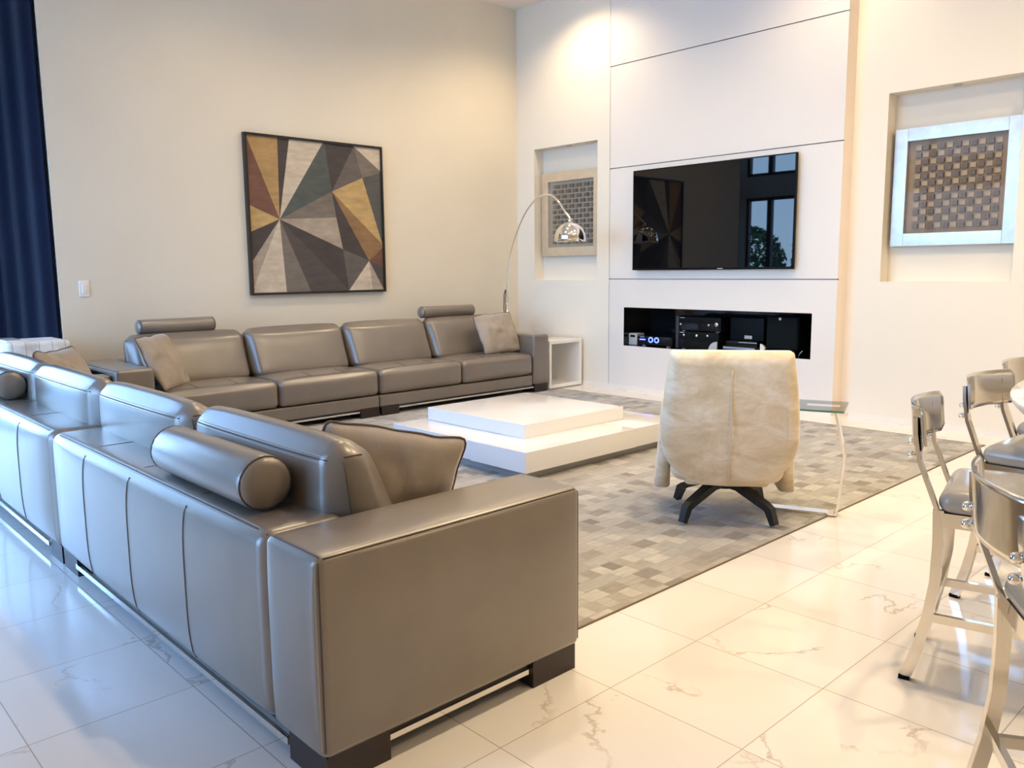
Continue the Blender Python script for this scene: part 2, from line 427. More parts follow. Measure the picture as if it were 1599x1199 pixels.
# glazed wall on the left, with mullions and a deep transom
b = MB()
WY0, WY1 = 2.3, 8.8
for y0, y1, za, zb in ((YN, WY0, 0, ZC), (WY1, YB, 0, ZC), (WY0, WY1, 3.95, ZC), (WY0, WY1, 2.62, 3.02)):
    b.box((WX - .2, y0, za), (WX, y1, zb))
struct(b.build('wall_left', m_wall_r))
m_bronze = mat('dark_bronze_frame', (0.05, 0.045, 0.04), 0.4)
def glazing(name, y0, y1, muls, xf=None):
    b = MB((0, 0, 0), xf)
    for y in [y0, *muls, y1]:
        b.box((WX - .14, y - .045, 0.0), (WX - .04, y + .045, 2.62)); b.box((WX - .14, y - .045, 3.02), (WX - .04, y + .045, 3.95))
    for z in (0.03, 2.59, 3.05, 3.92): b.box((WX - .13, y0, z - .03), (WX - .05, y1, z + .03))
    wf = struct(b.build(name, m_bronze))
    b = MB((0, 0, 0), xf); b.box((WX - .095, y0, .05), (WX - .089, y1, 2.60)); b.box((WX - .095, y0, 3.07), (WX - .089, y1, 3.9))
    b.build('glass_pane', m_pane, wf)
glazing('window_1', WY0, WY1, [8.32 - 1.4 * k for k in range(4)])
# the second one closes the far end of the alcove
AX0, AX1 = -1.0, 1.2
glazing('window_2', 0, AX1 - AX0, [1.1], Matrix(((0, 1, 0, AX0), (-1, 0, 0, YB + WX + .0), (0, 0, 1, 0), (0, 0, 0, 1))))
# terrace and garden seen in reflections
b = MB(); b.box((-30, -25, -.26), (WX - .2, YB + .2, -.06)); b.box((-30, YB + .2, -.26), (9, 40, -.06)); struct(b.build('floor_terrace', mat('terrace_stone', (0.55, 0.52, 0.47), 0.8)))
m_leaf = mottled('hedge_leaf', (0.03, 0.075, 0.02), (0.10, 0.17, 0.05), 5, 0.7)
for i, (x, y, h) in enumerate(((-9.4, 10.9, 2.9), (-9.0, 13.5, 2.6), (-9.6, 16.3, 3.0))):
    t = thing('garden_tree', ['leafy green tree outside reflected at the right end of the television', 'leafy green tree outside between two taller reflected trees', 'farthest leafy green tree outside the glass wall'][i], 'tree', (x, y, -.06))
    b = MB(); b.tube([(0, 0, 0), (.02, 0, .8), (0, .03, h * .6)], [.07, .06, .04]); b.build('trunk', m_wenge, t)
    b = MB()
    rs = random.Random(i)
    for k in range(2600):
        th = rs.uniform(0, 2 * PI); ph = math.acos(rs.uniform(-1, 1)); rad = 1.15 * rs.uniform(.75, 1.0)
        c = Vector((rad * math.sin(ph) * math.cos(th), rad * math.sin(ph) * math.sin(th) * 1.05, h * .55 + h * .45 * math.cos(ph) * rs.uniform(.85, 1)))
        a = Vector((rs.uniform(-1, 1), rs.uniform(-1, 1), rs.uniform(-1, 1))).normalized(); s = a.orthogonal().normalized()
        b.quad(c - a * .09, c + s * .04, c + a * .09, c - s * .04)
    b.build('foliage', m_leaf, t)

# ------------------------------------------------------------------ ceiling downlights (the room's lamps)
def downlight(loc, power, label, spot=2.5, blend=0.7, group='recessed ceiling downlights'):
    t = thing('ceiling_downlight', label, 'ceiling light', loc, 0, group)
    b = MB(); b.lathe([(.062, -.001), (.085, -.004), (.088, -.010), (.080, -.014), (.060, -.006)], seg=24); b.build('trim_ring', m_white, t)
    b = MB(); b.lathe([(0, -.003), (.060, -.003)], seg=24); b.build('lens', m_lens, t)
    l = bpy.data.lights.new('downlight_beam', 'SPOT'); l.energy = power; l.color = WARM; l.spot_size = spot; l.spot_blend = blend; l.shadow_soft_size = .06
    o = bpy.data.objects.new('downlight_beam', l); COL.objects.link(o); o.parent = t; o.location = (0, 0, -.03)
DL = 'round recessed warm downlight in the cream ceiling above the frame'
for x, y, p in ((3.2, -1.2, 1.0), (4.4, -1.2, .8), (2.8, 1.0, 1.2), (4.3, 1.0, 1.1), (5.7, 1.0, .5), (2.8, 3.2, .6), (4.5, 3.2, .6), (6.0, 3.2, .5), (3.2, 5.6, .45), (5.0, 5.6, .45), (6.25, 5.95, .55)):
    near = y < 1.5 and x < 3.5
    downlight((x, y, ZC), DOWN_W * p, DL, 1.75 if near else 2.5, 1.0 if near else 0.7)

# ------------------------------------------------------------------ rug
b = MB(); b.box((1.93, 1.885, 0.0), (6.425, 6.045, .004), 0)
b.box((1.925, 1.880, 0.0), (6.43, 1.887, .0045), 1); b.box((6.423, 1.880, 0), (6.43, 6.05, .0045), 1); b.box((1.925, 6.043, 0), (6.43, 6.05, .0045), 1); b.box((1.925, 1.88, 0), (1.932, 6.05, .0045), 1)
tag(b.build('patchwork_rug', [m_rug, m_rug_edge]), 'large patchwork hide rug in grey and beige squares under the coffee table', 'rug')

# ------------------------------------------------------------------ sofas
BS = 0.085    # underside of the upholstery
def seam_on(b, mp, pts, r=.0028, mi=1): b.tube([mp(p) for p in pts], r, 6, mi)

def frame(origin, ax_along, ax_depth):
    """local (a, d, z): a along the sofa, d from the back to the front"""
    A = Vector(ax_along); D = Vector(ax_depth); o = Vector(origin)
    m = Matrix((A, D, Vector((0, 0, 1)))).transposed().to_4x4(); m.translation = o
    return m

def sofa_module(name, label, xf, base, length, arm=None, cushions=2, head=None, arm_w=.27, depth=.935, back_off=(0, 0), strips=('front', 'back', 'side')):
    """along a: 0..length (includes the arm), arm at 'lo' or 'hi'"""
    root = thing(name, label, 'sofa', base, 0, 'grey leather sofa modules')
    def mb(): return MB(base, xf)
    a0, a1 = 0.0, length
    if arm == 'lo': a0 = arm_w
    if arm == 'hi': a1 = length - arm_w
    # back rest with three seams
    b = mb(); lo, hi = (a0 + .004, 0, BS - .014), (a1 - .004, .27, .602)
    mp = b.soft(lo, hi, .042, 12, (0, 0, .022, 0, 0, .004))
    w = hi[0] - lo[0]
    for k in (1, 2, 3):
        a = lo[0] + w * k / 4
        seam_on(b, mp, [(a, lo[1], hi[2] - .02 - (hi[2] - .02 - lo[2]) * i / 24) for i in range(25)])
        seam_on(b, mp, [(a, lo[1] + .02 + (.21) * i / 6, hi[2]) for i in range(7)], .0016)
    for off, mi in ((.018, 1), (.026, 2), (.010, 2)):
        seam_on(b, mp, [(lo[0] + .01 + (w - .02) * i / 30, lo[1] + off, hi[2]) for i in range(31)], .0022 if mi == 1 else .0012, mi)
    for a in (lo[0], hi[0]):
        seam_on(b, mp, [(a, lo[1] + .012, lo[2] + .02 + (hi[2] - lo[2] - .04) * i / 20) for i in range(21)], .002)
    b.build('backrest', [m_leather, m_seam, m_stitch], root)
    if arm:
        b = mb(); lo, hi = ((0, 0, BS - .004), (arm_w - .004, depth, .605)) if arm == 'lo' else ((length - arm_w + .004, 0, BS - .004), (length, depth, .605))
        out = 0 if arm == 'lo' else 1
        bl = [0] * 6; bl[out] = .012; bl[2] = .012; bl[3] = .006; bl[5] = .006
        mp = b.soft(lo, hi, .024, 8, bl)
        ao = lo[0] if arm == 'lo' else hi[0]; sgn = 1 if arm == 'lo' else -1
        for (dz, mi, r) in ((.0, 1, .003), (.010, 2, .0013)):
            seam_on(b, mp, [(ao + sgn * dz * .3, lo[1] + .02 + (depth - .04) * i / 30, hi[2] - dz) for i in range(31)], r, mi)
            seam_on(b, mp, [(ao + sgn * dz, lo[1] + .0, lo[2] + .02 + (hi[2] - lo[2] - .03) * i / 30) for i in range(31)], r, mi)
            seam_on(b, mp, [(ao + sgn * dz, hi[1], lo[2] + .02 + (hi[2] - lo[2] - .03) * i / 30) for i in range(31)], r, mi)
        ai = hi[0] if arm == 'lo' else lo[0]
        seam_on(b, mp, [(lo[0] + .012 + (hi[0] - lo[0] - .024) * i / 14, lo[1] + .012, hi[2]) for i in range(15)], .002, 1)
        b.build('armrest', [m_leather, m_seam, m_stitch], root)
    # fascia
    b = mb(); b.soft((a0 + .003, .2, BS - .01), (a1 - .003, depth - .018, .185), .012, 4); b.build('seat_base', [m_leather], root)
    n = cushions; cw = (a1 - a0) / n
    for i in range(n):
        c0, c1 = a0 + cw * i + .003, a0 + cw * (i + 1) - .003
        b = mb(); lo, hi = (c0, .24, .188), (c1, depth - .004, .405)
        mp = b.soft(lo, hi, .045, 10, (.0, .0, 0, .014, 0, .028))
        seam_on(b, mp, [(c0 + .06 + (cw - .12) * k / 20, hi[1] - .055, hi[2]) for k in range(21)], .0016)
        for fx in (.33, .66):
            seam_on(b, mp, [(c0 + cw * fx, hi[1] - .06 - .16 * k / 6, hi[2]) for k in range(7)], .0022)
        b.build('seat_cushion', [m_leather, m_seam], root)
        b = mb()
        yo = .225 + back_off[i]
        lo, hi = (c0 + .013, yo, .385), (c1 - .013, yo + .13, .80)
        def warp(p, y0=yo, dy=.13, zt=.80):
            w = max(0.0, min(1.0, (p.y - y0) / dy))
            return Vector((p.x, p.y + w * (zt - p.z) * .42 - (1 - w) * max(0, .60 - p.z) * -.3, p.z))
        mp = b.soft(lo, hi, .062, 10, (.012, .012, .018, .03, 0, .012), warp=warp)
        for off, mi, r in ((.0, 1, .0026), (.010, 2, .0013), (-.010, 2, .0013)):
            seam_on(b, mp, [(lo[0] + .03 + (hi[0] - lo[0] - .06) * k / 24, lo[1], hi[2] - .045 + off) for k in range(25)], r, mi)
        for a in (lo[0], hi[0]):
            seam_on(b, mp, [(a, lo[1] + .03, lo[2] + .03 + (hi[2] - lo[2] - .08) * k / 14) for k in range(15)], .0022, 1)
            seam_on(b, mp, [(a, lo[1] + .035 + (hi[1] - lo[1] - .07) * k / 8, hi[2] - .035) for k in range(9)], .0022, 1)
        b.build('back_cushion', [m_leather, m_seam, m_stitch], root)
    for (h0, h1, hd, hz, hr) in (head or []):
        b = mb(); segs = 20; rings = []
        prof = [(0, .38), (.004, .68), (.011, .87), (.024, .965), (.042, 1.0)]
        for t_, s_ in prof + [(h1 - h0 - t2, s2) for t2, s2 in prof[::-1]]:
            ring = []
            for k in range(segs):
                an = 2 * PI * k / segs
                ring.append((h0 + t_, hd + hr * s_ * math.cos(an), hz + hr * s_ * math.sin(an) * (1.0 if math.sin(an) > 0 else .93)))
            rings.append(ring)
        b.loft(rings)
        for tt in (.022, h1 - h0 - .022):
            b.tube([(h0 + tt, hd + (hr * .957) * math.cos(2 * PI * k / 28), hz + (hr * .957) * math.sin(2 * PI * k / 28) * (1 if k < 14 else .93)) for k in range(28)], .0026, 6, 1, True)
        b.build('headrest', [m_leather, m_seam], root)
    # dark rail, chrome strips and block legs
    b = mb(); b.box((.03, .03, .062), (length - .03, depth - .03, BS)); b.build('base_rail', m_wenge, root)
    lg = .19
    for s0 in (.012, length - .012 - lg):
        for d0 in (.012, depth - .012 - lg):
            b = mb(); b.box((s0, d0, 0 if d0 < .1 else .0), (s0 + lg, d0 + lg, BS - .001)); b.build('leg', m_wenge, root)
    if 'front' in strips:
        b = mb(); b.box((lg + .012, depth - .034, .048), (length - lg - .012, depth - .022, .062)); b.build('chrome_strip', m_chrome, root)
    if 'back' in strips:
        b = mb(); b.box((lg + .012, .006, .040), (length - lg - .012, .018, .060)); b.build('chrome_strip', m_chrome, root)
    if 'side' in strips and arm:
        e = .022 if arm == 'lo' else length - .034
        b = mb(); b.box((e, lg + .012, .046), (e + .012, depth - lg - .012, .062)); b.build('chrome_strip', m_chrome, root)
    return root

# near sofa: its back towards the windows, seats towards the television
fA = frame((0.945, 1.685, 0), (0, 1, 0), (1, 0, 0))
sofa_module('sofa_module', 'nearest taupe leather sofa module with a wide armrest, its back to the viewer', fA, (0.945, 1.685, 0), 2.24, 'lo', 2, [(.43, 1.13, .104, .685, .083)], back_off=(-.005, -.03))
fB = frame((0.945, 3.93, 0), (0, 1, 0), (1, 0, 0))
sofa_module('sofa_module', 'taupe leather sofa module at the left edge behind the nearest one, without armrests', fB, (0.945, 3.93, 0), 2.03, None, 2, [(1.11, 1.80, .104, .685, .082)], back_off=(-.04, -.03))
# far sofa against the painting wall
fC = frame((1.905, 6.995, 0), (1, 0, 0), (0, -1, 0))
sofa_module('sofa_module', 'left half of the taupe leather sofa under the painting, armrest at its left', fC, (1.905, 6.995, 0), 2.205, 'lo', 2, [(.385, 1.02, .262, .858, .062)])
fD = frame((4.112, 6.995, 0), (1, 0, 0), (0, -1, 0))
sofa_module('sofa_module', 'right half of the taupe leather sofa under the painting, armrest beside the white cube table', fD, (4.112, 6.995, 0), 2.145, 'hi', 2, [(.955, 1.665, .262, .858, .062)], .225)

# narrow leather console with a tray between the two sofas
t = thing('sofa_console', 'narrow taupe leather console with a dark tray recess beside the far sofa', 'console', (1.787, 6.12, 0))
b = MB((1.787, 6.12, 0)); b.soft((1.787, 6.12, .05), (1.887, 6.99, .44), .02, 4)
b.soft((1.787, 6.12, .40), (1.887, 6.27, .572), .015, 3); b.soft((1.787, 6.86, .40), (1.887, 6.99, .60), .012, 3); b.soft((1.787, 6.26, .40), (1.800, 6.87, .572), .008, 3)
b.build('body', m_leather, t)
b = MB((1.787, 6.12, 0)); b.box((1.801, 6.272, .441), (1.887, 6.858, .446)); b.box((1.876, 6.272, .446), (1.887, 6.858, .575)); b.box((1.801, 6.848, .446), (1.876, 6.858, .575)); b.build('tray', m_tray, t)
b = MB((1.787, 6.12, 0)); b.box((1.80, 6.15, 0), (1.88, 6.97, .05)); b.build('plinth', m_wenge, t)

# ------------------------------------------------------------------ throw pillows
def pillow(label, loc, rot, w=.44, h=.44, th=.085, seed=0):
    t = bpy.data.objects.new('throw_pillow', None)
    n = 22; S = Vector((seed * 3.1, seed * 1.7, 0))
    def edge(u, v):
        su = w / 2 * u * (1 - .045 * (1 - v * v)); sv = h / 2 * v * (1 - .045 * (1 - u * u))
        su *= 1 - .07 * (u * u * v * v) ** 4; sv *= 1 - .07 * (u * u * v * v) ** 4
        wob = .013 * noise.noise(Vector((u * 2.3, v * 2.3, 0)) + S)
        return Vector((su + wob, 0, sv + wob))
    b = MB()
    G = {}
    for side in (1, -1):
        for i in range(n + 1):
            for j in range(n + 1):
                u, v = 2 * i / n - 1, 2 * j / n - 1
                p = edge(u, v)
                e = max(0, (1 - u * u)) ** .55 * max(0, (1 - v * v)) ** .55
                wr = noise.noise(Vector((u * 2.5, v * 2.5, side * 2)) + S) * .018 + noise.noise(Vector((u * 5, v * 3, side * 5)) + S) * .012
                y = side * (th * e + wr * e)
                y += .02 * noise.noise(Vector((u * 1.2, v * 1.2, 9)) + S)
                p.y = y
                if i in (0, n) or j in (0, n):
                    if side == -1: G[(side, i, j)] = G[(1, i, j)]; continue
                G[(side, i, j)] = b.v(p)
        for i in range(n):
            for j in range(n):
                q = [G[(side, i, j)], G[(side, i + 1, j)], G[(side, i + 1, j + 1)], G[(side, i, j + 1)]]
                b.f(q if side == -1 else q[::-1], 0, True)
    o = b.build('throw_pillow', m_pillow)
    o.location = loc; o.rotation_euler = rot
    tag(o, label, 'pillow', 'throw pillows on the sofas')
    b = MB(); pts = []
    def ep(u, v):
        p = edge(u, v); p.y = .02 * noise.noise(Vector((u * 1.2, v * 1.2, 9)) + S); return p
    for k in range(n): pts.append(ep(2 * k / n - 1, -1))
    for k in range(n): pts.append(ep(1, 2 * k / n - 1))
    for k in range(n): pts.append(ep(1 - 2 * k / n, 1))
    for k in range(n): pts.append(ep(-1, 1 - 2 * k / n))
    b.tube(pts, .0045, 6, 0, True); b.build('piping', m_piping, o)
    bpy.data.objects.remove(t)
    return o
R_ = math.radians
pillow('taupe velvet pillow standing by the armrest of the nearest sofa module', (1.475, 2.18, .560), Euler((R_(6), R_(12), R_(-24)), 'XYZ'), .48, .46, .09, 1)
pillow('taupe velvet pillow leaning at the left armrest of the far sofa', (2.35, 6.36, .612), Euler((R_(-27), R_(0), R_(44)), 'XYZ'), .50, .46, .075, 2)
pillow('taupe velvet pillow leaning at the right armrest of the far sofa near the lamp', (5.76, 6.325, .628), Euler((R_(-22), R_(-1), R_(4)), 'XYZ'), .57, .44, .075, 3)
pillow('taupe velvet pillow at the left edge, standing in front of the white plank chest', (1.515, 5.68, .61), Euler((R_(-27), R_(0), R_(46)), 'XYZ'), .49, .45, .07, 4)

# ------------------------------------------------------------------ coffee table
cx0, cy0, z0, z1, z2 = 3.378, 3.463, .06, .192, .285
t = thing('coffee_table', 'low white lacquer coffee table with stepped overlapping slabs', 'coffee table', (4.05, 4.15, 0))
org = (4.05, 4.15, 0)
b = MB(org); b.box((3.372, cy0, z0), (4.43, 3.975, z1), 0, .003); b.build('front_slab', m_white, t)
b = MB(org); b.box((3.385, 3.979, z0), (4.43, 4.845, z1 - .0015), 0, .003); b.build('left_slab', m_white, t)
b = MB(org); b.box((4.434, cy0 + .005, z0), (4.95, 4.845, z1 - .0015), 0, .003); b.build('right_slab', m_white, t)
b = MB(org); b.box((3.647, 3.755, z1), (4.655, 4.775, z2), 0, .003); b.build('upper_slab', m_white, t)
b = MB(org); b.box((3.44, 3.53, .005), (4.88, 4.78, z0)); b.build('plinth', m_plinth, t)

# ------------------------------------------------------------------ swivel armchair seen from behind
FWD = math.atan2(.584, .811) - PI / 2
t = thing('swivel_armchair', 'cream velvet swivel armchair seen from behind on a black star base', 'armchair', (3.665, 2.285, .005), FWD)
def ushape(sc, d, top=.885, lift=0.0):
    pts = []; wt, wm, zb, zm = .288, .325, .205, .46
    for k in range(9): pts.append((wt - .03 + .03 * math.sin(PI / 2 * (1 - k / 8)), top - .03 + .03 * math.cos(PI / 2 * (1 - k / 8))))
    right = []
    # right side from top corner down to bottom centre
    out = []
    for k in range(5): a = PI / 2 * (1 - k / 4); out.append((wt - .022 + .022 * math.cos(a), top - .022 + .022 * math.sin(a)))
    for k in range(1, 7): f = k / 6; out.append((wt + (wm - wt) * math.sin(PI / 2 * f), top - .022 + (zm - top + .022) * f))
    for k in range(1, 13): a = PI / 2 * k / 12; out.append((wm * math.cos(a) ** .72, zm - (zm - zb) * math.sin(a) ** 1.0))
    full = out[:-1] + [(0, zb)] + [(-x, z) for x, z in out[:-1][::-1]]
    cz = .55
    return [(x * sc, d, cz + (z - cz) * sc + lift) for x, z in full]
b = MB(); rings = []
for sc, d in ((.80, -.375), (.90, -.368), (.955, -.352), (.985, -.33), (1.0, -.295), (1.0, -.24), (.985, -.21), (.95, -.195), (.85, -.188)):
    ring = ushape(sc, d)
    ring = [(x, y + (-.035 * (z - .5) if z > .5 else .30 * (.5 - z)), z) for x, y, z in ring]
    rings.append(ring)
b.loft(rings)
zs = [.80 - .55 * i / 16 for i in range(17)]
def back_y(z): return -.375 + (-.035 * (z - .5) if z > .5 else .30 * (.5 - z)) - .001
b.tube([(0, back_y(z), z) for z in zs], .0045, 6, 1)
b.build('back_shell', [m_cream, m_cream_seam], t)
b = MB(); b.soft((-.275, -.22, .215), (.275, .36, .44), .06, 6, (0, 0, 0, .02, 0, .03)); b.build('seat_cushion', m_cream, t)
b = MB(); b.soft((-.21, -.20, .195), (.21, .33, .26), .03, 5); b.build('seat_shell', m_cream, t)
for s in (-1, 1):
    b = MB(); rings = []
    for k in range(9):
        f = k / 8; z = .60 - .47 * f
        w0 = .055 + .03 * f; xo = .325 + .035 * f - .0 * f; y0 = -.13 + .12 * f; y1 = .30 - .0 * f
        ring = []
        for (cx, cy) in ((xo - w0 / 2, (y0 + y1) / 2),):
            for q in range(20):
                an = 2 * PI * q / 20; ca, sa = math.cos(an), math.sin(an)
                sgn = lambda v: math.copysign(abs(v) ** .5, v)
                ring.append((s * (cx + w0 / 2 * sgn(ca)), cy + (y1 - y0) / 2 * sgn(sa), z))
        if k == 0:
            rings.append([(s * (xo - w0 / 2) + (x - s * (xo - w0 / 2)) * .45, (y0 + y1) / 2 + (y - (y0 + y1) / 2) * .9, z + .022) for x, y, _ in ring])
        rings.append(ring)
    b.loft(rings); b.build('arm_panel', m_cream, t)
# star base
b = MB(); b.lathe([(0, .145), (.05, .145), (.06, .155), (.06, .205), (0, .205)], seg=20); b.build('base_hub', m_blackwood, t)
for k in range(4):
    a = PI / 4 + k * PI / 2 + R_(3)
    d = Vector((math.cos(a), math.sin(a), 0))
    b = MB(); sd = Vector((-math.sin(a), math.cos(a), 0))
    b.bar([d * .02 + Vector((0, 0, .17)), d * .10 + Vector((0, 0, .165)), d * .265 + Vector((0, 0, .098)), d * .285 + Vector((0, 0, .085)), d * .315 + Vector((0, 0, .012))], [.06, .06, .045, .04, .034], [.035, .035, .035, .04, .03], sd)
    b.build('base_leg', m_blackwood, t)

# ------------------------------------------------------------------ C-shaped glass side table
t = thing('side_table', 'glass topped C-shaped chrome side table beside the armchair', 'side table', (4.0, 2.03, 0), 0)
org = Vector((4.0, 2.03, 0))
A0 = Vector((3.932, 2.186, .0115)); A1 = Vector((4.055, 1.862, .0115)); zt = .565
dv = (A1 - A0).normalized(); sd = Vector((dv.y, -dv.x, 0)) * -1
nrm = Vector((-dv.y, dv.x, 0))
b = MB(org)
b.bar([A0, A1 - dv * .006], .07, .012, nrm)
b.build('foot_bar', m_chrome, t)
b = MB(org)
b.bar([A1 + Vector((0, 0, -.005)), A1 + dv * .01 + Vector((0, 0, .03)), A1 + dv * .032 + Vector((0, 0, .27)), A1 + dv * .034 + Vector((0, 0, .30)), A1 - dv * .022 + Vector((0, 0, zt - .018)), A1 - dv * .04 + Vector((0, 0, zt - .006))], .07, .012, nrm)
b.build('upright', m_chrome, t)
b = MB(org); b.bar([A1 - dv * .0 + Vector((0, 0, zt - .004)), A1 - dv * .16 + Vector((0, 0, zt - .004))], .07, .006, nrm); b.build('top_bracket', m_chrome, t)
b = MB(org)
c0 = A1 + dv * .03
gx = nrm * .16
P = [c0 - gx, c0 + gx, c0 + gx - dv * .40, c0 - gx - dv * .40]
lo = [b.v((p.x, p.y, zt)) for p in P]; hi = [b.v((p.x, p.y, zt + .010)) for p in P]
b.f(lo[::-1], 0); b.f(hi, 0)
for k in range(4): b.f([lo[k], lo[(k + 1) % 4], hi[(k + 1) % 4], hi[k]], 1)
b.build('glass_top', [m_table_glass, m_glassgreen], t)

# ------------------------------------------------------------------ white open cube by the far sofa
t = thing('cube_table', 'white open-fronted cube side table at the end of the far sofa', 'side table', (6.55, 6.34, 0))
org = (6.55, 6.34, 0); X0, X1, Y0, Y1, ZT, TH = 6.285, 6.80, 6.08, 6.60, .522, .035
b = MB(org); b.box((X0, Y0, ZT - TH), (X1, Y1, ZT), 0, .002); b.build('top', m_white, t)
b = MB(org); b.box((X0, Y0, 0.012), (X0 + TH, Y1, ZT - TH), 0, .002); b.build('side_panel', m_white, t)
b = MB(org); b.box((X1 - TH, Y0, 0.012), (X1, Y1, ZT - TH), 0, .002); b.build('side_panel', m_white, t)
b = MB(org); b.box((X0 + TH, Y0, 0.012), (X1 - TH, Y1, 0.012 + TH), 0, .002); b.build('bottom_panel', m_white, t)
b = MB(org); b.box((X0 + TH, Y1 - .02, 0.012 + TH), (X1 - TH, Y1, ZT - TH)); b.build('back_panel', m_white, t)
b = MB(org); b.box((X0 + .02, Y0 + .02, 0), (X1 - .02, Y1 - .02, .012)); b.build('foot', m_plinth, t)

# ------------------------------------------------------------------ arc lamp
LP = Vector((6.42, 6.88, 0)); SH = Vector((6.175, 5.68, 0))
def smooth_path(P, k=6):
    out = []
    for i in range(len(P) - 1):
        p0 = P[max(i - 1, 0)]; p1 = P[i]; p2 = P[i + 1]; p3 = P[min(i + 2, len(P) - 1)]
        for j in range(k):
            u = j / k
            out.append(tuple(.5 * (2 * b_ + (c_ - a_) * u + (2 * a_ - 5 * b_ + 4 * c_ - d_) * u * u + (3 * b_ - a_ - 3 * c_ + d_) * u ** 3) for a_, b_, c_, d_ in zip(p0, p1, p2, p3)))
    return out + [P[-1]]
t = thing('arc_floor_lamp', 'chrome arc floor lamp with a dome shade curving out of the corner', 'lamp', LP)
dv = (SH - LP); reach = dv.length; dv.normalize()
b = MB(LP); b.lathe([(0, 0), (.13, 0), (.14, .01), (.14, .05), (.13, .06), (0, .06)], LP, 32); b.build('base', m_white, t)
b = MB(LP); b.tube([LP + Vector((0, 0, .05)), LP + Vector((0, 0, 1.07))], .017, 12); b.build('pole', m_chrome, t)
ARC = [(0.0, 1.02), (.01, 1.15), (.045, 1.32), (.11, 1.50), (.22, 1.68), (.36, 1.85), (.54, 1.985), (.72, 2.045), (.88, 2.04), (1.02, 1.965), (1.13, 1.86), (reach, 1.785)]
b = MB(LP); b.tube([LP + dv * h + Vector((0, 0, z)) for h, z in smooth_path(ARC)], .010, 10); b.build('arc_arm', m_chrome, t)
ctr = Vector((SH.x, SH.y, 0)); R = .157
b = MB(LP)
prof = [(.012, 1.785), (.022, 1.775), (.022, 1.76)] + [(R * math.sin(a), 1.585 + (R + .008) * math.cos(a)) for a in [i * PI / 2 / 14 for i in range(1, 15)]] + [(R, 1.555), (R - .003, 1.555), (R - .004, 1.585)] + [((R - .005) * math.sin(a), 1.585 + (R + .003) * math.cos(a)) for a in [i * PI / 2 / 14 for i in range(14, 0, -1)]]
b.lathe(prof, ctr, 40); b.build('lamp_shade', m_chrome, t)
b = MB(LP); b.lathe([(0, 1.70), (.018, 1.70), (.018, 1.66), (.032, 1.63), (.03, 1.60), (0, 1.585)], ctr, 20); b.build('bulb', m_lightgrey, t)
b = MB(LP); b.tube([LP + Vector((-.02, -.0, 1.06)), LP + Vector((-.045, .0, 1.0)), LP + Vector((-.05, 0, .85)), LP + Vector((-.03, 0, .6)), LP + Vector((-.045, 0, .3)), LP + Vector((-.02, 0, .08))], .0045, 6)
b.tube([LP + Vector((-.02, 0, 1.06)), LP + Vector((-.03, 0, .95)), LP + Vector((-.022, 0, .7))], .004, 6); b.build('cord', m_black, t)

# ------------------------------------------------------------------ television
s = 6.775 / 6.84
TY0, TY1, TZ0, TZ1 = 3.626 * s, 5.416 * s, 1.28 + (1.263 - 1.28) * s, 1.28 + (2.269 - 1.28) * s
org = (6.80, (TY0 + TY1) / 2, TZ0)
t = thing('television', 'large black flat television mounted on the pale media panel', 'television', org)
b = MB(org); b.box((6.775, TY0, TZ0), (6.805, TY1, TZ1), 0, .003); b.build('bezel', m_black, t)
b = MB(org); b.box((6.7735, TY0 + .012, TZ0 + .022), (6.776, TY1 - .012, TZ1 - .012)); b.build('screen', m_screen, t)
b = MB(org); b.box((6.805, TY0 + .3, TZ0 + .2), (6.84, TY1 - .3, TZ1 - .25)); b.build('wall_bracket', m_black, t)
b = MB(org); yc = 4.325; b.box((6.774, yc - .028, TZ0 + .008), (6.7752, yc + .028, TZ0 + .015)); b.build('logo', m_lightgrey, t)

# ------------------------------------------------------------------ electronics in the media niche
NZ = .475
def at(name, label, cat, loc): return thing(name, label, cat, loc)
o_ = (6.93, 5.48, NZ); t = at('router', 'small grey box at the left end of the media niche', 'electronics', o_)
b = MB(o_); b.box((6.93, 5.415, NZ), (7.06, 5.545, NZ + .125), 0, .008); b.build('case', m_lightgrey, t)
b = MB(o_); b.box((6.927, 5.44, NZ + .085), (6.931, 5.50, NZ + .108)); b.build('display', m_black, t)
o_ = (6.92, 5.18, NZ); t = at('amplifier', 'black amplifier with two glowing blue dials in the media niche', 'electronics', o_)
b = MB(o_); b.box((6.92, 4.96, NZ + .012), (7.2, 5.40, NZ + .105), 0, .004); b.build('case', m_blackg, t)
for y in (5.225, 5.150):
    b = MB(o_, Matrix.Translation((6.919, y, NZ + .068)) @ Matrix.Rotation(-PI / 2, 4, 'Y'))
    b.lathe([(.018, 0), (.018, .004), (.030, .004), (.030, 0)], seg=24); b.build('dial_ring', m_blue_led, t)
    b = MB(o_, Matrix.Translation((6.919, y, NZ + .068)) @ Matrix.Rotation(-PI / 2, 4, 'Y'))
    b.lathe([(0, .010), (.013, .010), (.014, 0)], seg=20); b.build('knob', m_black, t)
b = MB(o_); b.box((6.917, 5.295, NZ + .062), (6.9205, 5.37, NZ + .074)); b.build('display', m_blue_led, t)
b = MB(o_); b.box((6.917, 5.31, NZ + .092), (6.9205, 5.365, NZ + .098)); b.build('logo', m_lightgrey, t)
for y in (5.33, 5.02):
    b = MB(o_); b.lathe([(0, 0), (.022, 0), (.022, .012), (0, .012)], (6.95, y, NZ), 16); b.build('foot', m_lightgrey, t)
o_ = (6.95, 4.92, NZ); b = MB(o_, None); b.box((6.95, 4.893, NZ + .0), (7.1, 4.940, NZ + .33), 0, .008)
tag(b.build('modem', mat('dark_grey_plastic', (.05, .055, .065), .25), None, o_), 'tall slim dark modem standing left of the stacked receivers', 'electronics')
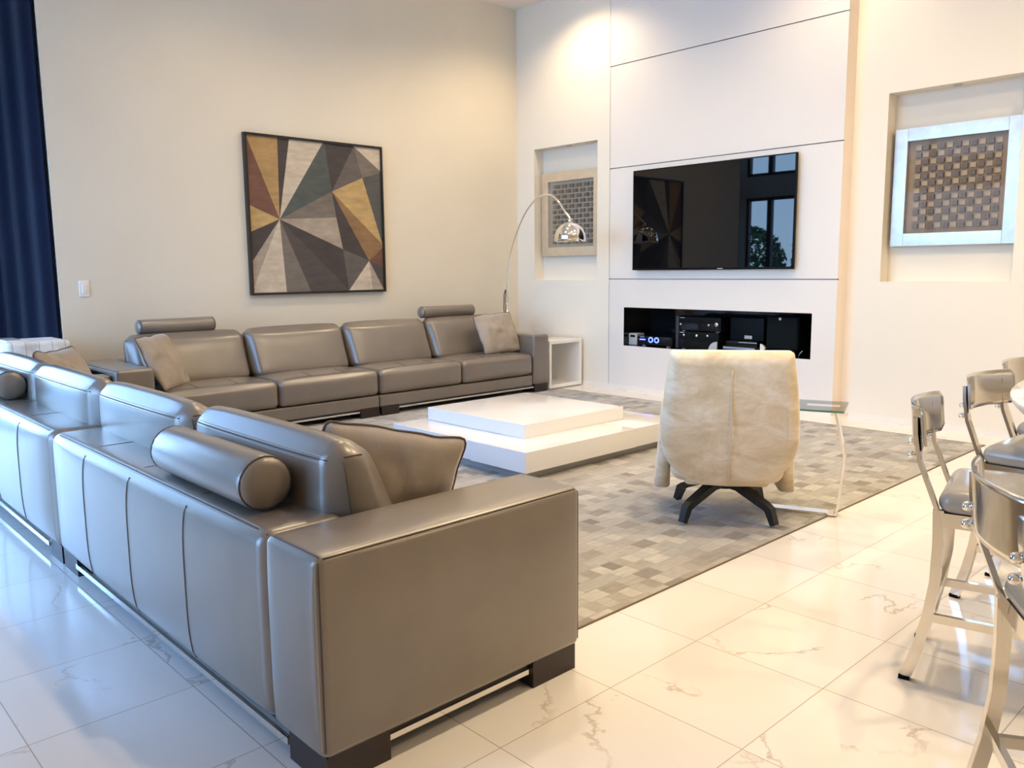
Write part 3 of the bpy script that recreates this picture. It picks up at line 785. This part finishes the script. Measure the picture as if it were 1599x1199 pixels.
def receiver(label, zb, h, y0, y1, kn, xo):
    o_ = (xo, (y0 + y1) / 2, zb); t = at('receiver', label, 'electronics', o_)
    b = MB(o_); b.box((xo, y0, zb + .008), (xo + .3, y1, zb + h), 0, .004); b.build('case', m_black, t)
    b = MB(o_); b.box((xo - .004, y0 + .004, zb + h * .55), (xo, y1 - .004, zb + h * .58)); b.box((xo - .003, y0 + .02, zb + .02), (xo, y1 - .03, zb + h * .5)); b.build('front_panel', m_blackg, t)
    for (y, z, r) in kn:
        b = MB(o_, Matrix.Translation((xo, y, z)) @ Matrix.Rotation(-PI / 2, 4, 'Y'))
        b.lathe([(0, .022), (r * .9, .022), (r, .018), (r, 0)], seg=20); b.build('knob', m_steel, t)
    b = MB(o_); b.box((xo - .005, y1 - .075, zb + h - .014), (xo - .0035, y1 - .02, zb + h - .008)); b.build('logo', m_lightgrey, t)
    for y in (y0 + .05, y1 - .05):
        b = MB(o_); b.lathe([(0, 0), (.02, 0), (.02, .009), (0, .009)], (xo + .03, y, zb), 14); b.build('foot', m_lightgrey, t)
receiver('black receiver with three knobs, lower one of the stacked pair', NZ, .178, 4.415, 4.885, [(4.805, NZ + .142, .014), (4.655, NZ + .142, .016), (4.53, NZ + .146, .013)], 6.92)
receiver('black receiver with two knobs, upper one of the stacked pair', NZ + .180, .145, 4.392, 4.882, [(4.43, NZ + .262, .022), (4.518, NZ + .252, .012), (4.845, NZ + .25, .012)], 6.92)
# pale fan-shaped badge leaning on the lower receiver
b = MB((6.905, 4.42, NZ))
b.prism([(4.42, NZ + .004)] + [(4.42 + .095 * math.cos(a), NZ + .004 + .09 * math.sin(a)) for a in [i * PI / 2 / 12 for i in range(13)]], 0, 6.900, 6.912)
tag(b.build('quarter_disc', m_lightgrey, None, (6.905, 4.42, NZ)), 'pale quarter-round disc leaning against the lower receiver', 'disc')
o_ = (6.92, 4.16, NZ); t = at('disc_player', 'low black disc player with a silver front right of the receivers', 'electronics', o_)
b = MB(o_); b.box((6.92, 3.97, NZ + .008), (7.2, 4.365, NZ + .06), 0, .003); b.build('case', m_black, t)
b = MB(o_); b.box((6.916, 4.02, NZ + .035), (6.921, 4.36, NZ + .055)); b.build('front_panel', m_bluesilver, t)
for y in (4.02, 4.32):
    b = MB(o_); b.lathe([(0, 0), (.018, 0), (.018, .009), (0, .009)], (6.96, y, NZ), 14); b.build('foot', m_black, t)
o_ = (6.94, 4.16, NZ + .06); t = at('set_top_box', 'thin black box lying on the disc player', 'electronics', o_)
b = MB(o_); b.box((6.935, 4.01, NZ + .060), (7.15, 4.34, NZ + .112), 0, .004); b.build('case', m_blackg, t)
b = MB(o_); b.box((6.930, 4.01, NZ + .098), (6.936, 4.20, NZ + .104)); b.build('trim_line', m_lightgrey, t)
o_ = (7.02, 4.14, NZ + .112); t = at('center_speaker', 'black box with a small pale label standing on the thin box', 'speaker', o_)
b = MB(o_); b.box((7.02, 3.99, NZ + .112), (7.20, 4.35, NZ + .33), 0, .006); b.build('cabinet', m_black, t)
b = MB(o_); b.box((7.016, 4.11, NZ + .13), (7.021, 4.19, NZ + .162)); b.build('label_plate', m_lightgrey, t)
b = MB((6.93, 3.935, NZ)); b.prism([(3.965, NZ), (3.91, NZ), (3.935, NZ + .03), (3.918, NZ + .06), (3.935, NZ + .085), (3.965, NZ + .10)], 0, 6.915, 6.945)
tag(b.build('bracket_stand', m_switch, None, (6.93, 3.935, NZ)), 'small white notched stand left of the square speaker', 'stand')
o_ = (6.92, 3.755, NZ); t = at('bookshelf_speaker', 'square black speaker with rounded corners at the right of the media niche', 'speaker', o_)
b = MB(o_); b.box((6.93, 3.595, NZ + .055), (7.18, 3.915, NZ + .362), 0, .015); b.build('cabinet', m_black, t)
b = MB(o_); b.soft((6.918, 3.605, NZ + .065), (6.934, 3.905, NZ + .352), .007, 2); b.build('grille', mat('speaker_cloth', (.008, .011, .013), .9, 0, .05), t)
b = MB(o_); b.box((6.9165, 3.762, NZ + .328), (6.9185, 3.784, NZ + .350)); b.build('logo', m_lightgrey, t)
b = MB(o_); b.box((6.96, 3.64, NZ), (7.15, 3.87, NZ + .056)); b.build('stand_block', m_black, t)
b = MB((6.95, 3.55, NZ)); b.tube([(6.95, 3.60, NZ + .004), (6.93, 3.575, NZ + .035), (6.925, 3.55, NZ + .06)], .004, 6)
tag(b.build('cable', m_lightgrey, None, (6.95, 3.55, NZ)), 'short pale cable end beside the square speaker', 'cable')

# ------------------------------------------------------------------ framed reliefs in the two niches
def relief(label, y0, y1, zl, zh, mf, mm, ms1, ms2, cols, rows, margin, y_in, glass=True):
    org = (6.96, (y0 + y1) / 2, zl)
    t = thing('framed_relief', label, 'artwork', org, 0, 'framed reliefs in the wall niches')
    X = 6.925; fwid = margin
    b = MB(org)
    for lo, hi in (((X, y0, zl), (X + .045, y0 + fwid, zh)), ((X, y1 - fwid, zl), (X + .045, y1, zh)), ((X, y0 + fwid, zl), (X + .045, y1 - fwid, zl + fwid)), ((X, y0 + fwid, zh - fwid), (X + .045, y1 - fwid, zh))):
        b.box(lo, hi, 0, .002)
    b.build('frame', mf, t)
    a0, a1, c0, c1 = y0 + fwid, y1 - fwid, zl + fwid, zh - fwid
    b = MB(org); b.box((X + .038, a0, c0), (X + .044, a1, c1), 0)
    gy0, gy1, gz0, gz1 = a0 + .035, a1 - .05, c0 + .03, c1 - .03
    pw, ph = (gy1 - gy0) / cols, (gz1 - gz0) / rows
    for i in range(cols):
        for j in range(rows):
            dark = (i + j) % 2 == 0
            yy, zz = gy0 + pw * i, gz0 + ph * j
            hgt = .020 if dark else .014
            b.box((X + .038 - hgt, yy + pw * .13, zz + ph * .16), (X + .038, yy + pw * .84, zz + ph * .84), 2 if dark else 1)
    b.build('relief_panel', [mm, ms1, ms2], t)
    b = MB(org); b.box((X + .010, a0 - .002, c0 - .002), (X + .012, a1 + .002, c1 + .002)); b.build('glass_pane', m_artglass, t)
    b = MB(org); b.box((X + .045, y0 + .2, zl + .2), (XW + ND, y1 - .2, zh - .2)); b.build('wall_mount', m_black, t)
relief('relief of raised squares in a silver frame in the right wall niche', 1.915, 2.830, 1.438, 2.360, m_silver, m_mat_tan, m_sq_tan, m_sq_dark, 11, 12, .100, 0)
relief('relief of grey squares in a champagne frame in the niche behind the arc lamp', 5.925, 6.815, 1.430, 2.365, m_champ, m_mat_grey, m_sq_grey, m_sq_dark, 11, 12, .100, 0)
for y, lab in ((2.38, 'small round light in the top of the right wall niche'), (6.37, 'small round light in the top of the left wall niche')):
    b = MB((6.915, y, 2.636)); b.lathe([(0, 2.630), (.025, 2.630), (.035, 2.632), (.036, 2.636), (0, 2.636)], (6.915, y, 0), 20)
    tag(b.build('puck_light', m_lightgrey, None, (6.915, y, 2.636)), lab, 'light')

# ------------------------------------------------------------------ painting
PX0, PX1, PZ0, PZ1 = 3.445, 4.912, 1.072, 2.515
org = (4.18, 7.11, PZ0)
t = thing('painting', 'square abstract painting of brown, gold and grey triangles in a black frame', 'painting', org)
b = MB(org); Y0, Y1, fw_ = 7.080, 7.128, .022
for lo, hi in (((PX0, Y0, PZ0), (PX0 + fw_, Y1, PZ1)), ((PX1 - fw_, Y0, PZ0), (PX1, Y1, PZ1)), ((PX0 + fw_, Y0, PZ0), (PX1 - fw_, Y1, PZ0 + fw_)), ((PX0 + fw_, Y0, PZ1 - fw_), (PX1 - fw_, Y1, PZ1))): b.box(lo, hi)
b.build('frame', m_frame_dark, t)
def paintm(name, c):
    m = mat(name, c, .7); co = objco(m)
    mp = N(m, 'ShaderNodeMapping'); mp.inputs['Scale'].default_value = (1, 1, 3); L(m, co, mp.inputs[0])
    f = noise_tex(m, mp.outputs[0], 5, 7, .65)
    L(m, color_ramp(m, f, [(.3, tuple(v * .78 for v in c)), (.7, tuple(min(1, v * 1.22) for v in c))]), bsdf(m).inputs['Base Color'])
    return m
PC = dict(gold=(.40, .25, .10), ltgold=(.47, .32, .135), tan=(.37, .25, .145), brown=(.16, .075, .05), ochre=(.25, .145, .065), ivory=(.55, .47, .365), beige=(.36, .30, .235), slate=(.085, .085, .078), char=(.055, .044, .042), grey=(.115, .10, .09), dgrey=(.075, .062, .058), taupe=(.17, .145, .12), teal=(.075, .088, .082))
PK = list(PC); PM = [paintm('paint_' + k, PC[k]) for k in PK]
V = dict(TL=(0, 1), TR=(1, 1), BR=(1, 0), BL=(0, 0), H=(.205, .479), a=(.214, 1), b=(.297, 1), c=(.545, 1), d=(.557, 1), e=(.785, 1), g=(.60, .680), h=(.848, .788), i=(1, .845), j=(1, .832), k=(.628, .505), l=(.672, .288), m=(.882, .208), n=(1, .325), n2=(1, .30), o=(1, .165), q=(.71, 0), r=(.412, 0), s=(.232, 0), u=(0, .20), v=(0, .392), w=(0, .562), x=(.905, 0), bb=(0, .03))
POLY = [('gold', 'TL a H'), ('brown', 'TL H w'), ('char', 'a b H'), ('ivory', 'b c H'), ('teal', 'c d g H'), ('char', 'd e g'), ('grey', 'e h g'), ('taupe', 'e i j h'), ('ivory', 'e TR i'), ('slate', 'h j n'), ('ltgold', 'g h n'), ('ochre', 'g n n2 m'),
        ('char', 'g m l k'), ('taupe', 'g k H'), ('beige', 'H k l'), ('char', 'H l q'), ('grey', 'l m q'), ('ivory', 'm x q'), ('beige', 'm BR x'), ('dgrey', 'm o BR'), ('brown', 'm n2 o'), ('dgrey', 'H q r'), ('taupe', 'H r s'), ('ivory', 'H s BL bb'), ('beige', 'H bb u'), ('char', 'H u v'), ('ltgold', 'H v w')]
b = MB(org)
ix0, ix1, iz0, iz1 = PX0 + fw_, PX1 - fw_, PZ0 + fw_, PZ1 - fw_
for cname, vs in POLY:
    pts = [V[k] for k in vs.split()]
    b.f([b.v((ix0 + (ix1 - ix0) * u, 7.094, iz0 + (iz1 - iz0) * w)) for u, w in pts], PK.index(cname))
b.box((ix0, 7.0945, iz0), (ix1, 7.12, iz1), PK.index('char'))
b.build('canvas', PM, t)

# light switch
org = (2.05, YW, 1.165)
t = thing('light_switch', 'white rocker light switch on the cream wall left of the painting', 'light switch', org)
b = MB(org); b.box((2.013, YW - .008, 1.100), (2.087, YW, 1.226), 0, .003); b.build('switch_plate', m_switch, t)
b = MB(org); b.box((2.034, YW - .013, 1.130), (2.066, YW - .007, 1.196), 0, .002); b.build('rocker', m_switch, t)

# ------------------------------------------------------------------ curtain and plank chest at the left
b = MB(); ny = 120; rows = []
for side in (0, 1):
    rr = []
    for i in range(ny + 1):
        f = i / ny; y = 7.14 + 2.3 * f
        x = 1.83 - .03 * f + .030 * math.sin(f * 2 * PI * 4.3 + 2.2) + .004 * math.sin(f * 2 * PI * 13) - side * .012
        rr.append((x, y))
    rows.append(rr)
for z_a, z_b in ((0.02, 4.19),):
    A = [[b.v((x, y, z)) for x, y in rows[0]] for z in (z_a, z_b)]
    B = [[b.v((x, y, z)) for x, y in rows[1]] for z in (z_a, z_b)]
    for i in range(ny):
        b.f([A[0][i], A[0][i + 1], A[1][i + 1], A[1][i]], 0, True); b.f([B[0][i], B[1][i], B[1][i + 1], B[0][i + 1]], 0, True)
    for e in (0, ny): b.f([A[0][e], A[1][e], B[1][e], B[0][e]])
tag(b.build('curtain', m_curtain), 'tall navy velvet curtain hanging at the end of the cream wall', 'curtain')
org = (1.57, 6.83, 0)
b = MB(org); b.soft((1.365, 6.60, 0.0), (1.782, 7.06, .803), .026, 5)
tag(b.build('plank_chest', m_plank, None, org), 'whitewashed wooden plank chest in the corner below the curtain', 'chest')
b = MB((1.40, 6.85, .803)); b.box((1.38, 6.66, .803), (1.50, 7.02, .816), 0, .003)
tag(b.build('white_tray', m_white, None, (1.40, 6.85, .803)), 'flat white tray lying on the plank chest at the left edge', 'tray')

# ------------------------------------------------------------------ bar stools
def make_stool(label, loc, rz):
    t = thing('bar_stool', label, 'bar stool', loc, rz, 'metal counter stools around the white table')
    W, D = .17, .165
    b = MB(); b.soft((-.19, -.175, .545), (.19, .195, .615), .05, 6, (0, 0, .0, .01, 0, .012)); b.build('seat', m_seat, t)
    b = MB()
    b.box((-.18, -.165, .505), (.18, -.150, .548)); b.box((-.18, .165, .505), (.18, .180, .548)); b.box((-.18, -.150, .505), (-.165, .165, .548)); b.box((.165, -.150, .505), (.18, .165, .548)); b.box((-.165, -.150, .540), (.165, .165, .548))
    b.build('seat_frame', m_steel, t)
    for sx_ in (-1, 1):
        b = MB(); b.bar([(sx_ * W, -.172 - o, z) for z, o in ((.555, .0), (.45, -.004), (.33, -.002), (.22, .012), (.12, .032), (.05, .052), (.012, .066))], .024, [.030] * 4 + [.032, .034, .034], (1, 0, 0))
        lg = b.build('leg', m_steel, t)
        b = MB(); b.box((sx_ * W - .013, -.255, 0), (sx_ * W + .013, -.222, .013)); b.build('glide', m_black, lg)
        b = MB(); b.bar([(sx_ * W, .172 + o, z) for z, o in ((.545, .0), (.45, -.004), (.33, -.002), (.22, .010), (.12, .026), (.05, .042), (.012, .052))], .024, [.030] * 4 + [.032, .034, .034], (1, 0, 0))
        lg = b.build('leg', m_steel, t)
        b = MB(); b.box((sx_ * W - .013, .208, 0), (sx_ * W + .013, .241, .013)); b.build('glide', m_black, lg)
        b = MB(); b.bar([(sx_ * W, -.168, .50), (sx_ * W, -.178, .56), (sx_ * W, -.205, .63), (sx_ * W, -.232, .70), (sx_ * W, -.245, .78), (sx_ * W, -.248, .83)], .028, .012, (1, 0, 0)); p = b.build('back_post', m_steel, t)
        for z in (.715, .755):
            b = MB(); b.lathe([(0, -.012), (.010, -.008), (.013, 0), (.010, .008), (0, .012)], (sx_ * W, -.255, z), 12); b.build('bolt', m_chrome, p)
        b = MB(); b.bar([(sx_ * W, -.180, .215), (sx_ * W, .180, .215)], .016, .026, (1, 0, 0)); b.build('stretcher', m_steel, t)
    for y in (-.180, .180):
        b = MB(); b.bar([(-W, y, .235), (W, y, .235)], .016, .026, (0, 1, 0)); b.build('stretcher', m_steel, t)
    # curved back plate, rounded corners
    b = MB(); n, m_, HW, HH, RC = 24, 10, .215, .068, .022
    def pl(u, v, off):
        hh = HH
        ex = abs(u) * HW - (HW - RC)
        if ex > 0: hh = HH - RC + math.sqrt(max(0, RC * RC - ex * ex))
        z = .797 + v * hh; x = u * HW
        y = -.278 + .058 * (u * u) - .10 * (z - .80) + off
        return (x, y, z)
    F = [[b.v(pl(-1 + 2 * i / n, -1 + 2 * j / m_, 0)) for j in range(m_ + 1)] for i in range(n + 1)]
    K = [[b.v(pl(-1 + 2 * i / n, -1 + 2 * j / m_, .007)) for j in range(m_ + 1)] for i in range(n + 1)]
    for i in range(n):
        for j in range(m_):
            b.f([F[i][j], F[i + 1][j], F[i + 1][j + 1], F[i][j + 1]], 0, True); b.f([K[i][j], K[i][j + 1], K[i + 1][j + 1], K[i + 1][j]], 0, True)
        b.f([F[i][0], K[i][0], K[i + 1][0], F[i + 1][0]]); b.f([F[i][m_], F[i + 1][m_], K[i + 1][m_], K[i][m_]])
    for j in range(m_):
        b.f([F[0][j], F[0][j + 1], K[0][j + 1], K[0][j]]); b.f([F[n][j], K[n][j], K[n][j + 1], F[n][j + 1]])
    b.build('back_plate', m_steel, t)
    return t
m_seat = mat('grey_leatherette', (0.34, 0.32, 0.29), 0.22, 0.0, 0.6)
g = 'metal counter stools around the white table'
st = make_stool('polished metal bar stool with its side to the viewer, leftmost in the photo', (2.775, .735, 0), R_(193))
dup(st, (3.505, .80, 0), R_(176), 'polished metal bar stool in the middle of the row, its back plate to the wall', g)
dup(st, (4.12, .86, 0), R_(178), 'farthest polished metal bar stool, half hidden by the white table edge', g)
dup(st, (1.92, .285, 0), R_(211), 'nearest polished metal bar stool cut by the right edge of the frame', g)

# white oval high table at the right edge
TCX, TCY, TA, TB = 3.62, .415, 1.0, .5
t = thing('oval_bar_table', 'white oval counter-height table at the right edge behind the stools', 'table', (TCX, TCY, 0))
def oval(s, z, n=64): return [(TCX + TA * s * math.cos(2 * PI * k / n), TCY + TB * s * math.sin(2 * PI * k / n), z) for k in range(n)]
org = (TCX, TCY, 0)
b = MB(org); b.loft([oval(.86, .765), oval(.93, .79), oval(.985, .825), oval(1.0, .840), oval(1.0, .846), oval(.996, .850)]); b.build('table_top', m_white, t)
b = MB(org); b.loft([oval(.30, 0), oval(.29, .02), oval(.16, .06), oval(.13, .4), oval(.17, .70), oval(.3, .765)]); b.build('pedestal', m_white, t)
